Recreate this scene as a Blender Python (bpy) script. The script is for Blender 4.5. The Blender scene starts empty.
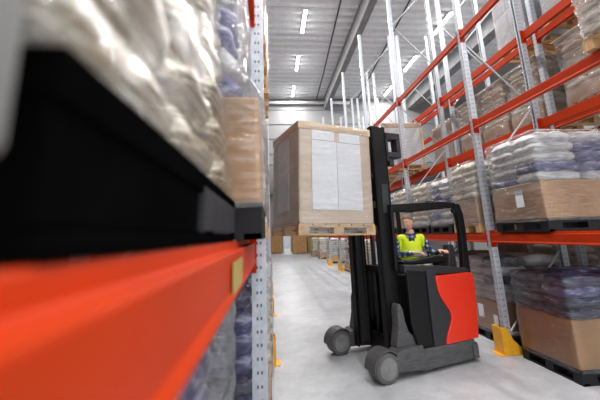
import bpy, bmesh, math, random
from mathutils import Vector, Matrix, noise
random.seed(7)
S = bpy.context.scene
COL = S.collection
PI = math.pi

# ------------------------------------------------------------------ helpers
class MB:
    """collects shapes, builds ONE mesh object"""
    def __init__(s): s.v = []; s.f = []; s.m = []; s.cm = 0
    def add(s, vs, fs):
        o = len(s.v); s.v += [tuple(p) for p in vs]
        for f in fs: s.f.append(tuple(i + o for i in f)); s.m.append(s.cm)
        return s
    def box(s, a, b):
        (x0, y0, z0), (x1, y1, z1) = a, b
        vs = [(x0,y0,z0),(x1,y0,z0),(x1,y1,z0),(x0,y1,z0),(x0,y0,z1),(x1,y0,z1),(x1,y1,z1),(x0,y1,z1)]
        return s.add(vs, [(3,2,1,0),(4,5,6,7),(0,1,5,4),(1,2,6,5),(2,3,7,6),(3,0,4,7)])
    def bar(s, p0, p1, w, h, up=(0,0,1)):
        p0 = Vector(p0); p1 = Vector(p1); d = (p1-p0).normalized(); u = Vector(up)
        if abs(d.dot(u)) > .98: u = Vector((1,0,0))
        a = d.cross(u).normalized(); b = a.cross(d)
        vs = []
        for p in (p0, p1):
            for i, j in ((-1,-1),(1,-1),(1,1),(-1,1)): vs.append(p + a*i*w/2 + b*j*h/2)
        return s.add(vs, [(0,1,2,3),(7,6,5,4),(0,4,5,1),(1,5,6,2),(2,6,7,3),(3,7,4,0)])
    def prism(s, poly, axis, a, b):
        """extrude 2-D polygon along axis 'x','y','z'"""
        def P(p, t):
            if axis == 'x': return (t, p[0], p[1])
            if axis == 'y': return (p[0], t, p[1])
            return (p[0], p[1], t)
        n = len(poly); vs = [P(p, a) for p in poly] + [P(p, b) for p in poly]
        fs = [tuple(range(n)), tuple(range(2*n-1, n-1, -1))]
        for i in range(n): j = (i+1) % n; fs.append((i, i+n, j+n, j))
        return s.add(vs, fs)
    def tube(s, pts, rad, n=10, caps=True):
        pts = [Vector(p) for p in pts]; k = len(pts)
        if not isinstance(rad, (list, tuple)): rad = [rad]*k
        vs = []; fs = []; pa = None
        for i, p in enumerate(pts):
            d = (pts[min(i+1, k-1)] - pts[max(i-1, 0)]).normalized()
            if pa is None:
                u = Vector((0,0,1)) if abs(d.z) < .9 else Vector((1,0,0)); a = d.cross(u).normalized()
            else: a = (pa - d*pa.dot(d)).normalized()
            pa = a; b = d.cross(a)
            for j in range(n):
                t = 2*PI*j/n; vs.append(p + (a*math.cos(t) + b*math.sin(t))*rad[i])
        for i in range(k-1):
            for j in range(n):
                q = (j+1) % n; fs.append((i*n+j, i*n+q, (i+1)*n+q, (i+1)*n+j))
        if caps: fs.append(tuple(range(n-1,-1,-1))); fs.append(tuple(range((k-1)*n, k*n)))
        return s.add(vs, fs)
    def cyl(s, p0, p1, r, n=24): return s.tube([p0, p1], r, n)
    def lathe(s, prof, axis='y', c=(0,0,0), n=28):
        vs = []; fs = []; k = len(prof)
        for (t, r) in prof:
            for j in range(n):
                a = 2*PI*j/n; q = (r*math.cos(a), r*math.sin(a))
                if axis == 'y': p = (c[0]+q[0], c[1]+t, c[2]+q[1])
                elif axis == 'x': p = (c[0]+t, c[1]+q[0], c[2]+q[1])
                else: p = (c[0]+q[0], c[1]+q[1], c[2]+t)
                vs.append(p)
        for i in range(k-1):
            for j in range(n):
                q = (j+1) % n; fs.append((i*n+j, i*n+q, (i+1)*n+q, (i+1)*n+j))
        fs.append(tuple(range(n-1,-1,-1))); fs.append(tuple(range((k-1)*n, k*n)))
        return s.add(vs, fs)
    def mesh(s, name, mats, smooth=False):
        me = bpy.data.meshes.new(name); me.from_pydata(s.v, [], s.f)
        for m in (mats if isinstance(mats, (list, tuple)) else [mats]): me.materials.append(m)
        for p, i in zip(me.polygons, s.m): p.material_index = i; p.use_smooth = smooth
        bm = bmesh.new(); bm.from_mesh(me); bmesh.ops.recalc_face_normals(bm, faces=bm.faces); bm.to_mesh(me); bm.free()
        return me
    def build(s, name, mats, parent=None, smooth=False, bevel=0, loc=None):
        return link(name, s.mesh(name, mats, smooth), parent, bevel, loc)

def link(name, me, parent=None, bevel=0, loc=None, rotz=0):
    o = bpy.data.objects.new(name, me); COL.objects.link(o)
    if parent: o.parent = parent
    if loc is not None: o.location = loc
    if rotz: o.rotation_euler = (0, 0, rotz)
    if bevel:
        b = o.modifiers.new('bevel', 'BEVEL'); b.width = bevel; b.segments = 2; b.limit_method = 'ANGLE'; b.angle_limit = .6
    return o

def tag(o, label, cat, group=None, kind=None):
    o['label'] = label; o['category'] = cat
    if group: o['group'] = group
    if kind: o['kind'] = kind
    return o
def thing(name, label, cat, loc=(0,0,0), rotz=0, group=None):
    o = bpy.data.objects.new(name, None); COL.objects.link(o); o.empty_display_size = .1
    o.location = loc; o.rotation_euler = (0, 0, rotz)
    return tag(o, label, cat, group)
def struct(name, mb, mats, **k):
    o = mb.build(name, mats, **k); o['kind'] = 'structure'; return o
def dup(root, loc, label, group=None, name=None, rotz=None):
    r = root.copy(); COL.objects.link(r); r.location = loc; r['label'] = label
    if rotz is not None: r.rotation_euler = (0, 0, rotz)
    if group: r['group'] = group
    for ch in list(root.children):
        c = ch.copy(); COL.objects.link(c); c.parent = r
        for g in list(ch.children):
            d = g.copy(); COL.objects.link(d); d.parent = c
    return r
ORD = ['first','second','third','fourth','fifth','sixth','seventh','eighth','ninth','tenth']

# ------------------------------------------------------------------ materials
def nt(name):
    m = bpy.data.materials.new(name); m.use_nodes = True
    N = m.node_tree.nodes; L = m.node_tree.links; b = N['Principled BSDF']; return m, N, L, b
def ramp(N, stops, interp='LINEAR'):
    r = N.new('ShaderNodeValToRGB'); r.color_ramp.interpolation = interp
    e = r.color_ramp.elements
    while len(e) < len(stops): e.new(.5)
    for k, (p, c) in zip(e, stops): k.position = p; k.color = (*c, 1) if len(c) == 3 else c
    return r
def coords(N, L, scale=(1,1,1), kind='Object', rot=(0,0,0)):
    t = N.new('ShaderNodeTexCoord'); mp = N.new('ShaderNodeMapping'); mp.inputs['Scale'].default_value = scale
    mp.inputs['Rotation'].default_value = rot
    L.new(t.outputs[kind], mp.inputs[0]); return mp.outputs[0]
def noise_node(N, L, vec, scale, detail=4, rough=.55, dist=0):
    n = N.new('ShaderNodeTexNoise'); n.inputs['Scale'].default_value = scale; n.inputs['Detail'].default_value = detail
    n.inputs['Roughness'].default_value = rough; n.inputs['Distortion'].default_value = dist
    L.new(vec, n.inputs['Vector']); return n.outputs['Fac']
def mat(name, c, rough=.5, metal=0, var=.12, scale=6, stretch=(1,1,1), bump=0, spec=.5, coat=0):
    m, N, L, b = nt(name)
    v = coords(N, L, stretch); n = noise_node(N, L, v, scale)
    lo = tuple(x*(1-var) for x in c); hi = tuple(min(1, x*(1+var)) for x in c)
    r = ramp(N, [(.3, lo), (.7, hi)]); L.new(n, r.inputs[0]); L.new(r.outputs[0], b.inputs['Base Color'])
    b.inputs['Roughness'].default_value = rough; b.inputs['Metallic'].default_value = metal
    b.inputs['Specular IOR Level'].default_value = spec; b.inputs['Coat Weight'].default_value = coat
    b.inputs['Coat Roughness'].default_value = .12
    if bump:
        bp = N.new('ShaderNodeBump'); bp.inputs['Strength'].default_value = bump; bp.inputs['Distance'].default_value = .02
        L.new(n, bp.inputs['Height']); L.new(bp.outputs[0], b.inputs['Normal'])
    return m
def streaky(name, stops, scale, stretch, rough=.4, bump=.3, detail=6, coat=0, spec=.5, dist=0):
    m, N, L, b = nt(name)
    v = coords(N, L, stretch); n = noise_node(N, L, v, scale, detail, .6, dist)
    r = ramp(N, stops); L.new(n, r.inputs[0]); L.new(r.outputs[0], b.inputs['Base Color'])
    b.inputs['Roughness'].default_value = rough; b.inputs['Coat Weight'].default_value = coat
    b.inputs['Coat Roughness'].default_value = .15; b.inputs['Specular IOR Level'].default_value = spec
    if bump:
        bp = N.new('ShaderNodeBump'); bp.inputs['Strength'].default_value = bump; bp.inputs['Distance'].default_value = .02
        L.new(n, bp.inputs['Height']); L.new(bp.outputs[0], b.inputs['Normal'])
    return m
def emit(name, c, s):
    m, N, L, b = nt(name); b.inputs['Base Color'].default_value = (*c, 1)
    b.inputs['Emission Color'].default_value = (*c, 1); b.inputs['Emission Strength'].default_value = s; return m
def film(name, lo=.015, hi=.22, stretch=(3,3,22), tint=(.95,.95,.97), gloss=.75):
    m, N, L, b = nt(name); N.remove(b)
    out = N['Material Output']
    v = coords(N, L, stretch); n = noise_node(N, L, v, 2.2, 6, .65, .6)
    r = ramp(N, [(.42, (lo,)*3), (.72, (hi,)*3)]); L.new(n, r.inputs[0])
    tr = N.new('ShaderNodeBsdfTransparent'); df = N.new('ShaderNodeBsdfDiffuse'); df.inputs[0].default_value = (*tint, 1)
    mx = N.new('ShaderNodeMixShader'); L.new(r.outputs[0], mx.inputs[0]); L.new(tr.outputs[0], mx.inputs[1]); L.new(df.outputs[0], mx.inputs[2])
    gl = N.new('ShaderNodeBsdfGlossy'); gl.inputs['Roughness'].default_value = .12; gl.inputs[0].default_value = (1,1,1,1)
    bp = N.new('ShaderNodeBump'); bp.inputs['Strength'].default_value = .7; bp.inputs['Distance'].default_value = .03
    v2 = coords(N, L, (stretch[0]*.8, stretch[1]*.8, stretch[2]*.5)); n2 = noise_node(N, L, v2, 3, 4, .6, 1.)
    L.new(n2, bp.inputs['Height']); L.new(bp.outputs[0], gl.inputs['Normal'])
    lw = N.new('ShaderNodeLayerWeight'); lw.inputs[0].default_value = .25; L.new(bp.outputs[0], lw.inputs['Normal'])
    mt = N.new('ShaderNodeMath'); mt.operation = 'MULTIPLY_ADD'; mt.inputs[1].default_value = gloss; mt.inputs[2].default_value = .035
    L.new(lw.outputs['Fresnel'], mt.inputs[0])
    m2 = N.new('ShaderNodeMixShader'); L.new(mt.outputs[0], m2.inputs[0]); L.new(mx.outputs[0], m2.inputs[1]); L.new(gl.outputs[0], m2.inputs[2])
    L.new(m2.outputs[0], out.inputs[0]); return m

def upright_mat(name, base):
    m, N, L, b = nt(name)
    t = N.new('ShaderNodeTexCoord'); sep = N.new('ShaderNodeSeparateXYZ'); L.new(t.outputs['Object'], sep.inputs[0])
    def M(op, a, c=None):
        q = N.new('ShaderNodeMath'); q.operation = op
        for i, x in enumerate((a, c)):
            if x is None: continue
            if isinstance(x, (int, float)): q.inputs[i].default_value = x
            else: L.new(x, q.inputs[i])
        return q.outputs[0]
    fz = M('ABSOLUTE', M('SUBTRACT', M('FRACT', M('DIVIDE', sep.outputs['Z'], .075)), .5))
    fy = M('ABSOLUTE', M('SUBTRACT', M('ABSOLUTE', sep.outputs['Y']), .021))
    fx = M('ABSOLUTE', M('SUBTRACT', M('ABSOLUTE', sep.outputs['X']), .012))
    ax = M('GREATER_THAN', M('ABSOLUTE', sep.outputs['X']), .0445)
    hy = M('MULTIPLY', ax, M('LESS_THAN', fy, .006)); hx = M('LESS_THAN', fx, .0055)
    hole = M('MULTIPLY', M('LESS_THAN', fz, .12), M('MAXIMUM', hy, hx))
    n = noise_node(N, L, coords(N, L, (1,1,.6)), 40, 3)
    r = ramp(N, [(.3, tuple(x*.86 for x in base)), (.7, tuple(min(1, x*1.1) for x in base))]); L.new(n, r.inputs[0])
    mx = N.new('ShaderNodeMix'); mx.data_type = 'RGBA'
    L.new(hole, mx.inputs[0]); L.new(r.outputs[0], mx.inputs[6]); mx.inputs[7].default_value = (.09,.10,.13,1)
    L.new(mx.outputs[2], b.inputs['Base Color'])
    b.inputs['Roughness'].default_value = .42; b.inputs['Metallic'].default_value = .35
    return m

def floor_mat():
    m, N, L, b = nt('polished concrete')
    v = coords(N, L, (1,1,1)); n1 = noise_node(N, L, v, .8, 6, .6); n2 = noise_node(N, L, v, 5, 6, .65, .5)
    r1 = ramp(N, [(.35, (.42,.43,.455)), (.65, (.57,.58,.605))]); L.new(n1, r1.inputs[0])
    r2 = ramp(N, [(.38, (.82,.82,.82)), (.6, (1,1,1))]); L.new(n2, r2.inputs[0])
    mx = N.new('ShaderNodeMix'); mx.data_type = 'RGBA'; mx.blend_type = 'MULTIPLY'; mx.inputs[0].default_value = .8
    L.new(r1.outputs[0], mx.inputs[6]); L.new(r2.outputs[0], mx.inputs[7]); L.new(mx.outputs[2], b.inputs['Base Color'])
    b.inputs['Roughness'].default_value = .38; b.inputs['Specular IOR Level'].default_value = .4
    return m
def plaid_mat():
    m, N, L, b = nt('plaid shirt')
    t = N.new('ShaderNodeTexCoord'); sep = N.new('ShaderNodeSeparateXYZ'); L.new(t.outputs['Object'], sep.inputs[0])
    def band(o):
        w = N.new('ShaderNodeMath'); w.operation = 'MULTIPLY'; w.inputs[1].default_value = 14; L.new(o, w.inputs[0])
        f = N.new('ShaderNodeMath'); f.operation = 'FRACT'; L.new(w.outputs[0], f.inputs[0])
        g = N.new('ShaderNodeMath'); g.operation = 'LESS_THAN'; g.inputs[1].default_value = .38; L.new(f.outputs[0], g.inputs[0]); return g.outputs[0]
    a = N.new('ShaderNodeMath'); a.operation = 'ADD'; L.new(band(sep.outputs['X']), a.inputs[0]); L.new(band(sep.outputs['Z']), a.inputs[1])
    h = N.new('ShaderNodeMath'); h.operation = 'MULTIPLY'; h.inputs[1].default_value = .5; L.new(a.outputs[0], h.inputs[0])
    r = ramp(N, [(0, (.02,.03,.08)), (.45, (.07,.09,.2)), (.9, (.5,.55,.65))], 'CONSTANT'); L.new(h.outputs[0], r.inputs[0])
    L.new(r.outputs[0], b.inputs['Base Color']); b.inputs['Roughness'].default_value = .85; return m

M_floor = floor_mat()
M_deck = mat('grey roof decking', (.84,.86,.88), .55, 0, .06)
M_girder = mat('grey concrete girder', (.22,.22,.225), .7, 0, .2, 3)
M_wall = mat('pale wall panel', (.27,.27,.275), .7, 0, .04)
M_wallw = mat('white wall panel', (.8,.8,.82), .7, 0, .03)
M_upr = upright_mat('galvanised perforated steel', (.53,.56,.61))
M_steel = mat('galvanised steel', (.46,.48,.50), .4, .4, .12, 20)
M_orange = mat('orange lacquer', (.44,.034,.005), .45, 0, .08, 4, spec=.1)
M_red = mat('red lacquer', (.42,.022,.005), .45, 0, .06, 4, spec=.1)
M_yel = mat('yellow guard paint', (.85,.42,.02), .45, 0, .12, 9)
M_blackp = mat('black plastic', (.010,.010,.012), .55, 0, .2, 12, spec=.3)
M_jet = mat('jet black plastic', (.0025,.0025,.0025), .9, 0, .2, 12, spec=.0)
M_rim = mat('grey-black plastic', (.022,.022,.026), .7, 0, .3, 12, spec=.15)  # paler grey-black for the far stretch of the near pallet
M_darkp = mat('dark grey plastic', (.06,.06,.065), .45, 0, .2, 10)
M_wood = mat('pallet timber', (.56,.35,.17), .75, 0, .25, 5, (1,6,6), .1)
M_kraft = mat('kraft cardboard', (.50,.26,.105), .7, 0, .12, 3)
M_kraftl = mat('light kraft cardboard', (.60,.46,.34), .6, 0, .08, 3, coat=.25)
M_lid = mat('cardboard lid', (.60,.43,.27), .7, 0, .1, 6, (1,1,6))
M_paper = mat('white paper', (.78,.79,.83), .6, 0, .03, 3, coat=.15)
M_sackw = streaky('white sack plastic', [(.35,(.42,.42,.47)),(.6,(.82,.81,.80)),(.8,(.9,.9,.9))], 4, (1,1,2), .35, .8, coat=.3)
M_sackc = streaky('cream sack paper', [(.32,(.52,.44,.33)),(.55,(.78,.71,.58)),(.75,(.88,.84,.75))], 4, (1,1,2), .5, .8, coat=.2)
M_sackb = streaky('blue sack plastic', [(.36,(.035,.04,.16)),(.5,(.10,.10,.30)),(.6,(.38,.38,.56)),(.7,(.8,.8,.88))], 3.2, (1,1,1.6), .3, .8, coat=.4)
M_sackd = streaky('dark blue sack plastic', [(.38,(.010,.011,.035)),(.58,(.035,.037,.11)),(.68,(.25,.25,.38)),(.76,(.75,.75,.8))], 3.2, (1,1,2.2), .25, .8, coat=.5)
M_tan = streaky('tan wrapped goods', [(.3,(.50,.35,.21)),(.5,(.76,.63,.46)),(.66,(.88,.81,.70))], 3, (1,1,4), .4, .3, coat=.4)
M_near = streaky('tan and white goods with painted glints', [(.34,(.04,.026,.014)),(.44,(.19,.13,.065)),(.5,(.28,.215,.125)),(.57,(.38,.32,.20)),(.65,(.92,.89,.76))], 2.4, (6,.8,6), .3, .2, 5, coat=.5)  # brightest stop paints glints into the bag colour
M_grey = mat('grey sheet', (.16,.16,.155), .7, 0, .1)
M_film = film('clear stretch film')
M_filmc = film('clear glossy film', .0, .07, gloss=.9)
M_filmh = film('hazy stretch film', .03, .32, (3,3,18))
M_filml = film('tight stretch film', .02, .30, (2,2,14))
M_tblack = mat('black truck paint', (.005,.005,.006), .5, 0, .15, 6, spec=.3)
M_tblack2 = mat('charcoal truck plastic', (.024,.024,.028), .55, 0, .15, 20)
M_tgrey = mat('dark grey cast steel', (.075,.075,.078), .6, 0, .3, 9, (1,1,5))
M_tred = mat('red truck paint', (.80,.035,.012), .38, 0, .04, 3, coat=.35)
M_tyre = mat('grey polyurethane tyre', (.10,.10,.10), .6, 0, .2, 9)
M_hub = mat('grey wheel hub', (.20,.20,.20), .6, 0, .2, 9)
M_chain = mat('oiled chain steel', (.10,.09,.08), .4, .6, .4, 60)
M_fork = mat('worn fork steel', (.12,.12,.12), .4, .6, .2, 9)
M_skin = mat('skin', (.74,.40,.28), .5, 0, .06, 9)
M_lip = mat('lips', (.50,.20,.17), .5, 0, .05)
M_teeth = mat('teeth', (.85,.83,.78), .35, 0, .03)
M_eye = mat('eye', (.85,.85,.85), .25, 0, .02)
M_iris = mat('iris', (.06,.09,.12), .25, 0, .02)
M_hair = mat('short light brown hair', (.20,.12,.065), .7, 0, .3, 60, (1,1,.3))
M_vest = mat('high visibility yellow fabric', (.78,.95,.02), .7, 0, .06, 14)
M_refl = mat('silver reflective tape', (.62,.64,.66), .35, .3, .06, 20)
M_plaid = plaid_mat()
M_trou = mat('dark work trousers', (.035,.04,.06), .85, 0, .2, 20)
M_cable = mat('dark cable', (.04,.04,.04), .6)
M_white = mat('white enamel', (.85,.85,.86), .4, 0, .03)
M_lamp = emit('lit diffuser', (1,.99,.97), 14)
M_sticker = mat('yellow sticker', (.36,.26,.07), .5, 0, .1)

# ------------------------------------------------------------------ camera
CAM = (0, 0, 1.73)
yaw, pit, rol = .094, .208, -.037
F = Vector((math.sin(yaw)*math.cos(pit), math.cos(yaw)*math.cos(pit), math.sin(pit)))
R = Vector((math.cos(yaw), -math.sin(yaw), 0)); U = R.cross(F)
R2 = R*math.cos(rol) + U*math.sin(rol); U2 = -R*math.sin(rol) + U*math.cos(rol)
cd = bpy.data.cameras.new('camera'); cam = bpy.data.objects.new('camera', cd); COL.objects.link(cam)
cam.matrix_world = Matrix(((R2.x,U2.x,-F.x,CAM[0]),(R2.y,U2.y,-F.y,CAM[1]),(R2.z,U2.z,-F.z,CAM[2]),(0,0,0,1)))
cd.sensor_width = 36; cd.lens = 326.17/600*36; cd.shift_y = -(200-165.93)/600
cd.clip_start = .02; cd.clip_end = 200
cd.dof.use_dof = True; cd.dof.focus_distance = 5.2; cd.dof.aperture_fstop = 1.7
S.camera = cam

# ------------------------------------------------------------------ shell
ZC = 10.73; YB = 20.5
struct('floor', MB().box((-4.2,-6,-.2),(13.2,48,0)), M_floor)
mb = MB(); per = .46; n = int((YB+4)/per)
prof = []
for i in range(n):
    y = YB - (i+1)*per
    prof += [(y, ZC), (y+.18, ZC), (y+.23, ZC+.17), (y+.41, ZC+.17), ]
prof.sort(); prof.append((YB, ZC))
vs = []; fs = []
for (y, z) in prof: vs += [(-4.2, y, z), (13.2, y, z)]
for i in range(len(prof)-1): fs.append((2*i, 2*i+1, 2*i+3, 2*i+2))
mb.add(vs, fs); mb.box((-4.2, -3.6, ZC+.3), (13.2, YB, ZC+.4))
struct('ceiling', mb, M_deck)
mb = MB().box((-4.2, YB, 6.2), (13.2, YB+.3, ZC+.3))
for z in (6.9, 7.9, 8.9, 9.9): mb.box((-4.2, YB-.05, z), (13.2, YB, z+.06))
struct('wall_front', mb, M_wall)
struct('ceiling_far_hall', MB().box((-4.2, YB+.3, 6.2), (13.2, 48, 6.4)), M_deck)
mb = MB().box((-4.2, 47.8, 0), (13.2, 48, 6.2)); struct('wall_back', mb, M_wallw)
struct('wall_right', MB().box((13.2,-6,0),(13.4,48,ZC+.4)), M_wall)
struct('wall_left', MB().box((-4.4,-6,0),(-4.2,48,ZC+.4)), M_wall)
# partition far down the aisle, with a doorway
mb = MB().box((-4.2,36,0),(1.35,36.2,6.2)).box((2.05,36,0),(13.2,36.2,6.2)).box((1.35,36,3.2),(2.05,36.2,6.2))
struct('wall_far', mb, M_wall)
mb = MB().box((1.27,35.95,0),(1.35,36.0,3.28)).box((2.05,35.95,0),(2.13,36.0,3.28)).box((1.35,35.95,3.2),(2.05,36.0,3.28))
struct('door_1', mb, M_wallw)
mb = MB()
for (x0, x1) in ((3.7,3.98),(9.5,10.0)):
    g = MB().box((x0, -3.5, 9.93), (x1, YB, ZC))
    struct('trim_1' if x0 < 5 else 'trim_2', g, M_girder)
# pipe along the bulkhead, cables, conduit
tag(MB().cyl((-4.1,20.25,10.32),(5.4,20.25,10.32),.10,16).build('ceiling_pipe', M_white, smooth=True), 'white pipe running under the ceiling along the far bulkhead wall', 'pipe')
tag(MB().tube([(2.5,7,10.62),(2.87,11,10.62),(3.12,17,10.62),(3.2,20.4,10.62)], .035, 8).build('ceiling_cable', M_cable, smooth=True), 'dark cable on the ceiling between aisle lights and grey girder', 'cable')
tag(MB().tube([(5.5,7,10.62),(5.62,11,10.62),(5.9,17,10.62),(6.0,20.4,10.62)], .035, 8).build('ceiling_cable', M_cable, smooth=True), 'dark cable on the ceiling right of the grey girder', 'cable')

# strip lights
def make_lamp():
    t = thing('strip_light', '', 'ceiling light', (0,0,0), 0, 'ceiling strip lights')
    b = MB().box((-.075,-.76,.03),(.075,.76,.11)); b.build('housing', M_white, t)
    d = MB().prism([(-.07,.03),(-.05,-.02),(.05,-.02),(.07,.03)], 'y', -.74, .74); d.build('diffuser', M_lamp, t)
    for y in (-.6, .6): MB().box((-.01,y-.01,.11),(.01,y+.01,.15)).build('hanger', M_steel, t)
    return t
lamp0 = make_lamp(); used = False
lamp_pos = []
for nm, X, Y0, cnt in (('above the aisle', 1.55, 2.0, 6), ('beyond the right racks', 7.7, 1.9, 6)):
    vis = 0
    for i in range(cnt):
        y = Y0 + 3.43*i
        if i < 3: k = None
        lab = f'{ORD[i]} lit strip light from the camera in the ceiling row {nm}'
        p = (X, y, 10.6)
        if not used: lamp0.location = p; lamp0['label'] = lab; used = True
        else: dup(lamp0, p, lab)
        lamp_pos.append(p)
def area(loc, sx, sy, e, rot=(0,0,0), name='lamp_light', col=(1,.985,.96)):
    l = bpy.data.lights.new(name, 'AREA'); l.shape = 'RECTANGLE'; l.size = sx; l.size_y = sy; l.energy = e; l.color = col
    o = bpy.data.objects.new(name, l); COL.objects.link(o); o.location = loc; o.rotation_euler = rot; return o
for p in lamp_pos: area((p[0], p[1], 10.55), .3, 1.6, 185)
for y in (-1.5, -4.5):
    for x in (1.55, 7.7): area((x, y, 10.28), .3, 1.6, 185)
for y, e in ((23,90), (28,90), (33,90), (41,400)): area((1.55, y, 6.1), .5, 2.5, e)  # no fixtures; the last is an added boost to brighten the space past the doorway
w = bpy.data.worlds.new('world'); S.world = w; w.use_nodes = True
w.node_tree.nodes['Background'].inputs[0].default_value = (.96,.98,1,1)
w.node_tree.nodes['Background'].inputs[1].default_value = 1.25

# ------------------------------------------------------------------ racking
HT = 8.73
LV = (1.575, 3.34, 4.95)          # beam centres, right racks
LVL = (1.63, 3.36, 5.05)          # left rack
BAY = 2.8; YA = 4.753 - BAY
def frame_parts(t, depth, flip=1):
    """upright frame: two perforated C posts, bracing, feet; x from 0 (aisle) to depth"""
    c = [(-.045,-.04),(.045,-.04),(.045,-.018),(.039,-.018),(.039,-.034),(-.039,-.034),(-.039,.034),(.039,.034),(.039,.018),(.045,.018),(.045,.04),(-.045,.04)]
    for x, s in ((0,1),(depth,-1)):
        MB().prism([(p[0]*s, p[1]) for p in c], 'z', 0, HT).build('upright', M_upr, t, loc=(x,0,0))
    for x in (0, depth): MB().box((x-.08,-.07,0),(x+.08,.07,.012)).build('base_plate', M_steel, t)
    z = .25; k = 0; x0, x1 = (.05, depth-.05) if depth > 0 else (-.05, depth+.05)
    h = MB(); h.bar((x0,0,z),(x1,0,z),.03,.03); h.build('brace', M_steel, t)
    while z + 1.15 < HT:
        a, b = (x0, x1) if k % 2 == 0 else (x1, x0)
        MB().bar((a,0,z),(b,0,z+1.1),.020,.026,(0,1,0)).build('brace', M_steel, t); z += 1.15; k += 1
def make_frame(depth):
    t = thing('racking_upright', '', 'rack frame', (0,0,0)); frame_parts(t, depth); return t
def make_beam(L, M, left=False):
    """step beam along y, front face at x=0 (aisle), body towards +x"""
    t = thing('racking_crossbar', '', 'rack beam', (0,0,0))
    h = .06
    poly = [(-.004,-h),(.05,-h),(.05,h+.027),(.040,h+.027),(.036,h),(.004,h),(.004,-h*.55),(-.004,-h*.8)]
    MB().prism(poly, 'y', .0485, L-.0485).build('beam_body', M, t, bevel=.004)
    for y in (.046, L-.046):
        m = MB().box((-.006,y-.0025,-.125),(.085,y+.0025,.115))
        for zz in (-.1,-.03,.04): m.box((.058,y-.004,zz),(.072,y+.004,zz+.02))
        m.build('connector', M_red, t)
    return t
levname = ['lowest','middle','top']
RX = 3.30; RD = 1.10; R2X = 4.70
fr0 = make_frame(RD); first = True
nfr = 7
for row, X, nm in ((0, RX, 'right rack'), (1, R2X, 'rack behind the right rack')):
    for k in range(nfr):
        lab = f'{ORD[k]} galvanised upright frame from the camera in the {nm}'
        p = (X, YA + BAY*k, 0)
        if first: fr0.location = p; fr0['label'] = lab; fr0['group'] = 'rack frames'; first = False
        else: dup(fr0, p, lab, 'rack frames')
bm0 = make_beam(BAY, M_orange); first = True
for row, X, nm in ((0, RX, 'right rack'), (1, R2X, 'rack behind right rack')):
    for k in range(nfr-1):
        for li, z in enumerate(LV):
            for side in (0, 1):
                x = X - .05 if side == 0 else X + RD + .05
                if row == 1 and side == 1 and k > 3: continue
                lab = f'orange {"front" if side == 0 else "rear"} beam, {levname[li]} level, {ORD[k]} bay from camera, {nm}'
                p = (x, YA + BAY*k + (0 if side == 0 else BAY), z); rz = 0 if side == 0 else PI
                if first: bm0.location = p; bm0['label'] = lab; bm0['group'] = 'rack beams'; first = False
                else: dup(bm0, p, lab, 'rack beams', rotz=rz)
# left rack: aisle face at x=-.1, rack body towards -x
YL = 2.2
for k in range(-1, 6):
    lab = f'galvanised upright frame of the left rack, {ORD[k+1]} from the camera'
    if k < 0: continue
    lab = f'{ORD[k]} galvanised upright frame beyond the camera in the left rack'
    dup(fr0, (-.08, YL + BAY*k, 0), lab, 'rack frames', rotz=PI)
lb0 = None
for k in range(-1, 5):
    for li, z in enumerate(LVL):
        for side in (0, 1):
            if side == 1 and k > 2: continue
            lab = f'orange {"front" if side == 0 else "rear"} beam, {levname[li]} level, {ORD[k+1]} bay from camera, left rack'
            if side == 0: p = (-.10, YL + BAY*k + BAY, z); rz = PI
            else: p = (-1.30, YL + BAY*k, z); rz = 0
            o = dup(bm0, p, lab, 'rack beams', rotz=rz)
            if k == -1 and li == 0 and side == 0:
                nearbeam = o
                MB().box((-.003, 1.05, -.045), (-.0005, 1.32, .035)).build('sticker', M_sticker, o, loc=(0,0,0))
                st = o.children[-1]; st['label'] = 'yellow sticker'
# yellow guards on upright feet
def make_guard():
    g = MB()
    g.box((-.14,-.10,0),(-.125,.10,.36))
    g.prism([(-.125,0),(.16,0),(.16,.06),(.02,.2),(-.06,.36),(-.125,.36)], 'y', -.10,-.085)
    g.prism([(-.125,0),(.16,0),(.16,.06),(.02,.2),(-.06,.36),(-.125,.36)], 'y', .085,.10)
    g.box((-.2,-.11,0),(-.125,.11,.012))
    return g
g0 = make_guard().build('upright_guard', M_yel, bevel=.004)
tag(g0, 'yellow steel guard at the foot of the upright right of the forklift', 'rack guard', 'upright guards'); g0.location = (RX, YA+BAY, 0)
for k, nm in ((2,'third'),(3,'fourth'),(4,'fifth'),(5,'sixth'),(6,'seventh')):
    o = g0.copy(); COL.objects.link(o); o.location = (RX, YA+BAY*k, 0); o['label'] = f'yellow guard at the foot of the {nm} upright along the right rack'
for k, nm in ((1,'second'),(2,'third'),(3,'fourth')):
    o = g0.copy(); COL.objects.link(o); o.location = (-.10, YL+BAY*k, 0); o.rotation_euler = (0,0,PI); o['label'] = f'yellow guard at the foot of the {nm} upright along the left rack'

# ------------------------------------------------------------------ pallet loads
def wood_pallet(w, d):
    m = MB()
    nb = 5
    for i in range(nb):
        y = -d/2 + (i+.5)*d/nb; m.box((-w/2, y-d/nb*.4, .122), (w/2, y+d/nb*.4, .144))
    for y in (-d/2+.05, 0, d/2-.05):
        m.box((-w/2, y-.05, 0), (w/2, y+.05, .022))
        for x in (-w/2+.07, 0, w/2-.07): m.box((x-.07, y-.05, .022), (x+.07, y+.05, .10))
    for x in (-w/2+.07, 0, w/2-.07): m.box((x-.07, -d/2, .10), (x+.07, d/2, .122))
    return m
def plastic_pallet(w, d):
    m = MB(); m.box((-w/2,-d/2,.10),(w/2,d/2,.15))
    for y in (-d/2+.06, 0, d/2-.06):
        m.box((-w/2, y-.06, 0), (w/2, y+.06, .03))
        for x in (-w/2+.09, 0, w/2-.09): m.box((x-.09, y-.06, .03), (x+.09, y+.06, .10))
    for x in (-w/2+.04, w/2-.04):
        m.box((x-.035,-d/2,0),(x+.035,d/2,.025))
    return m
PAL = {}
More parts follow.
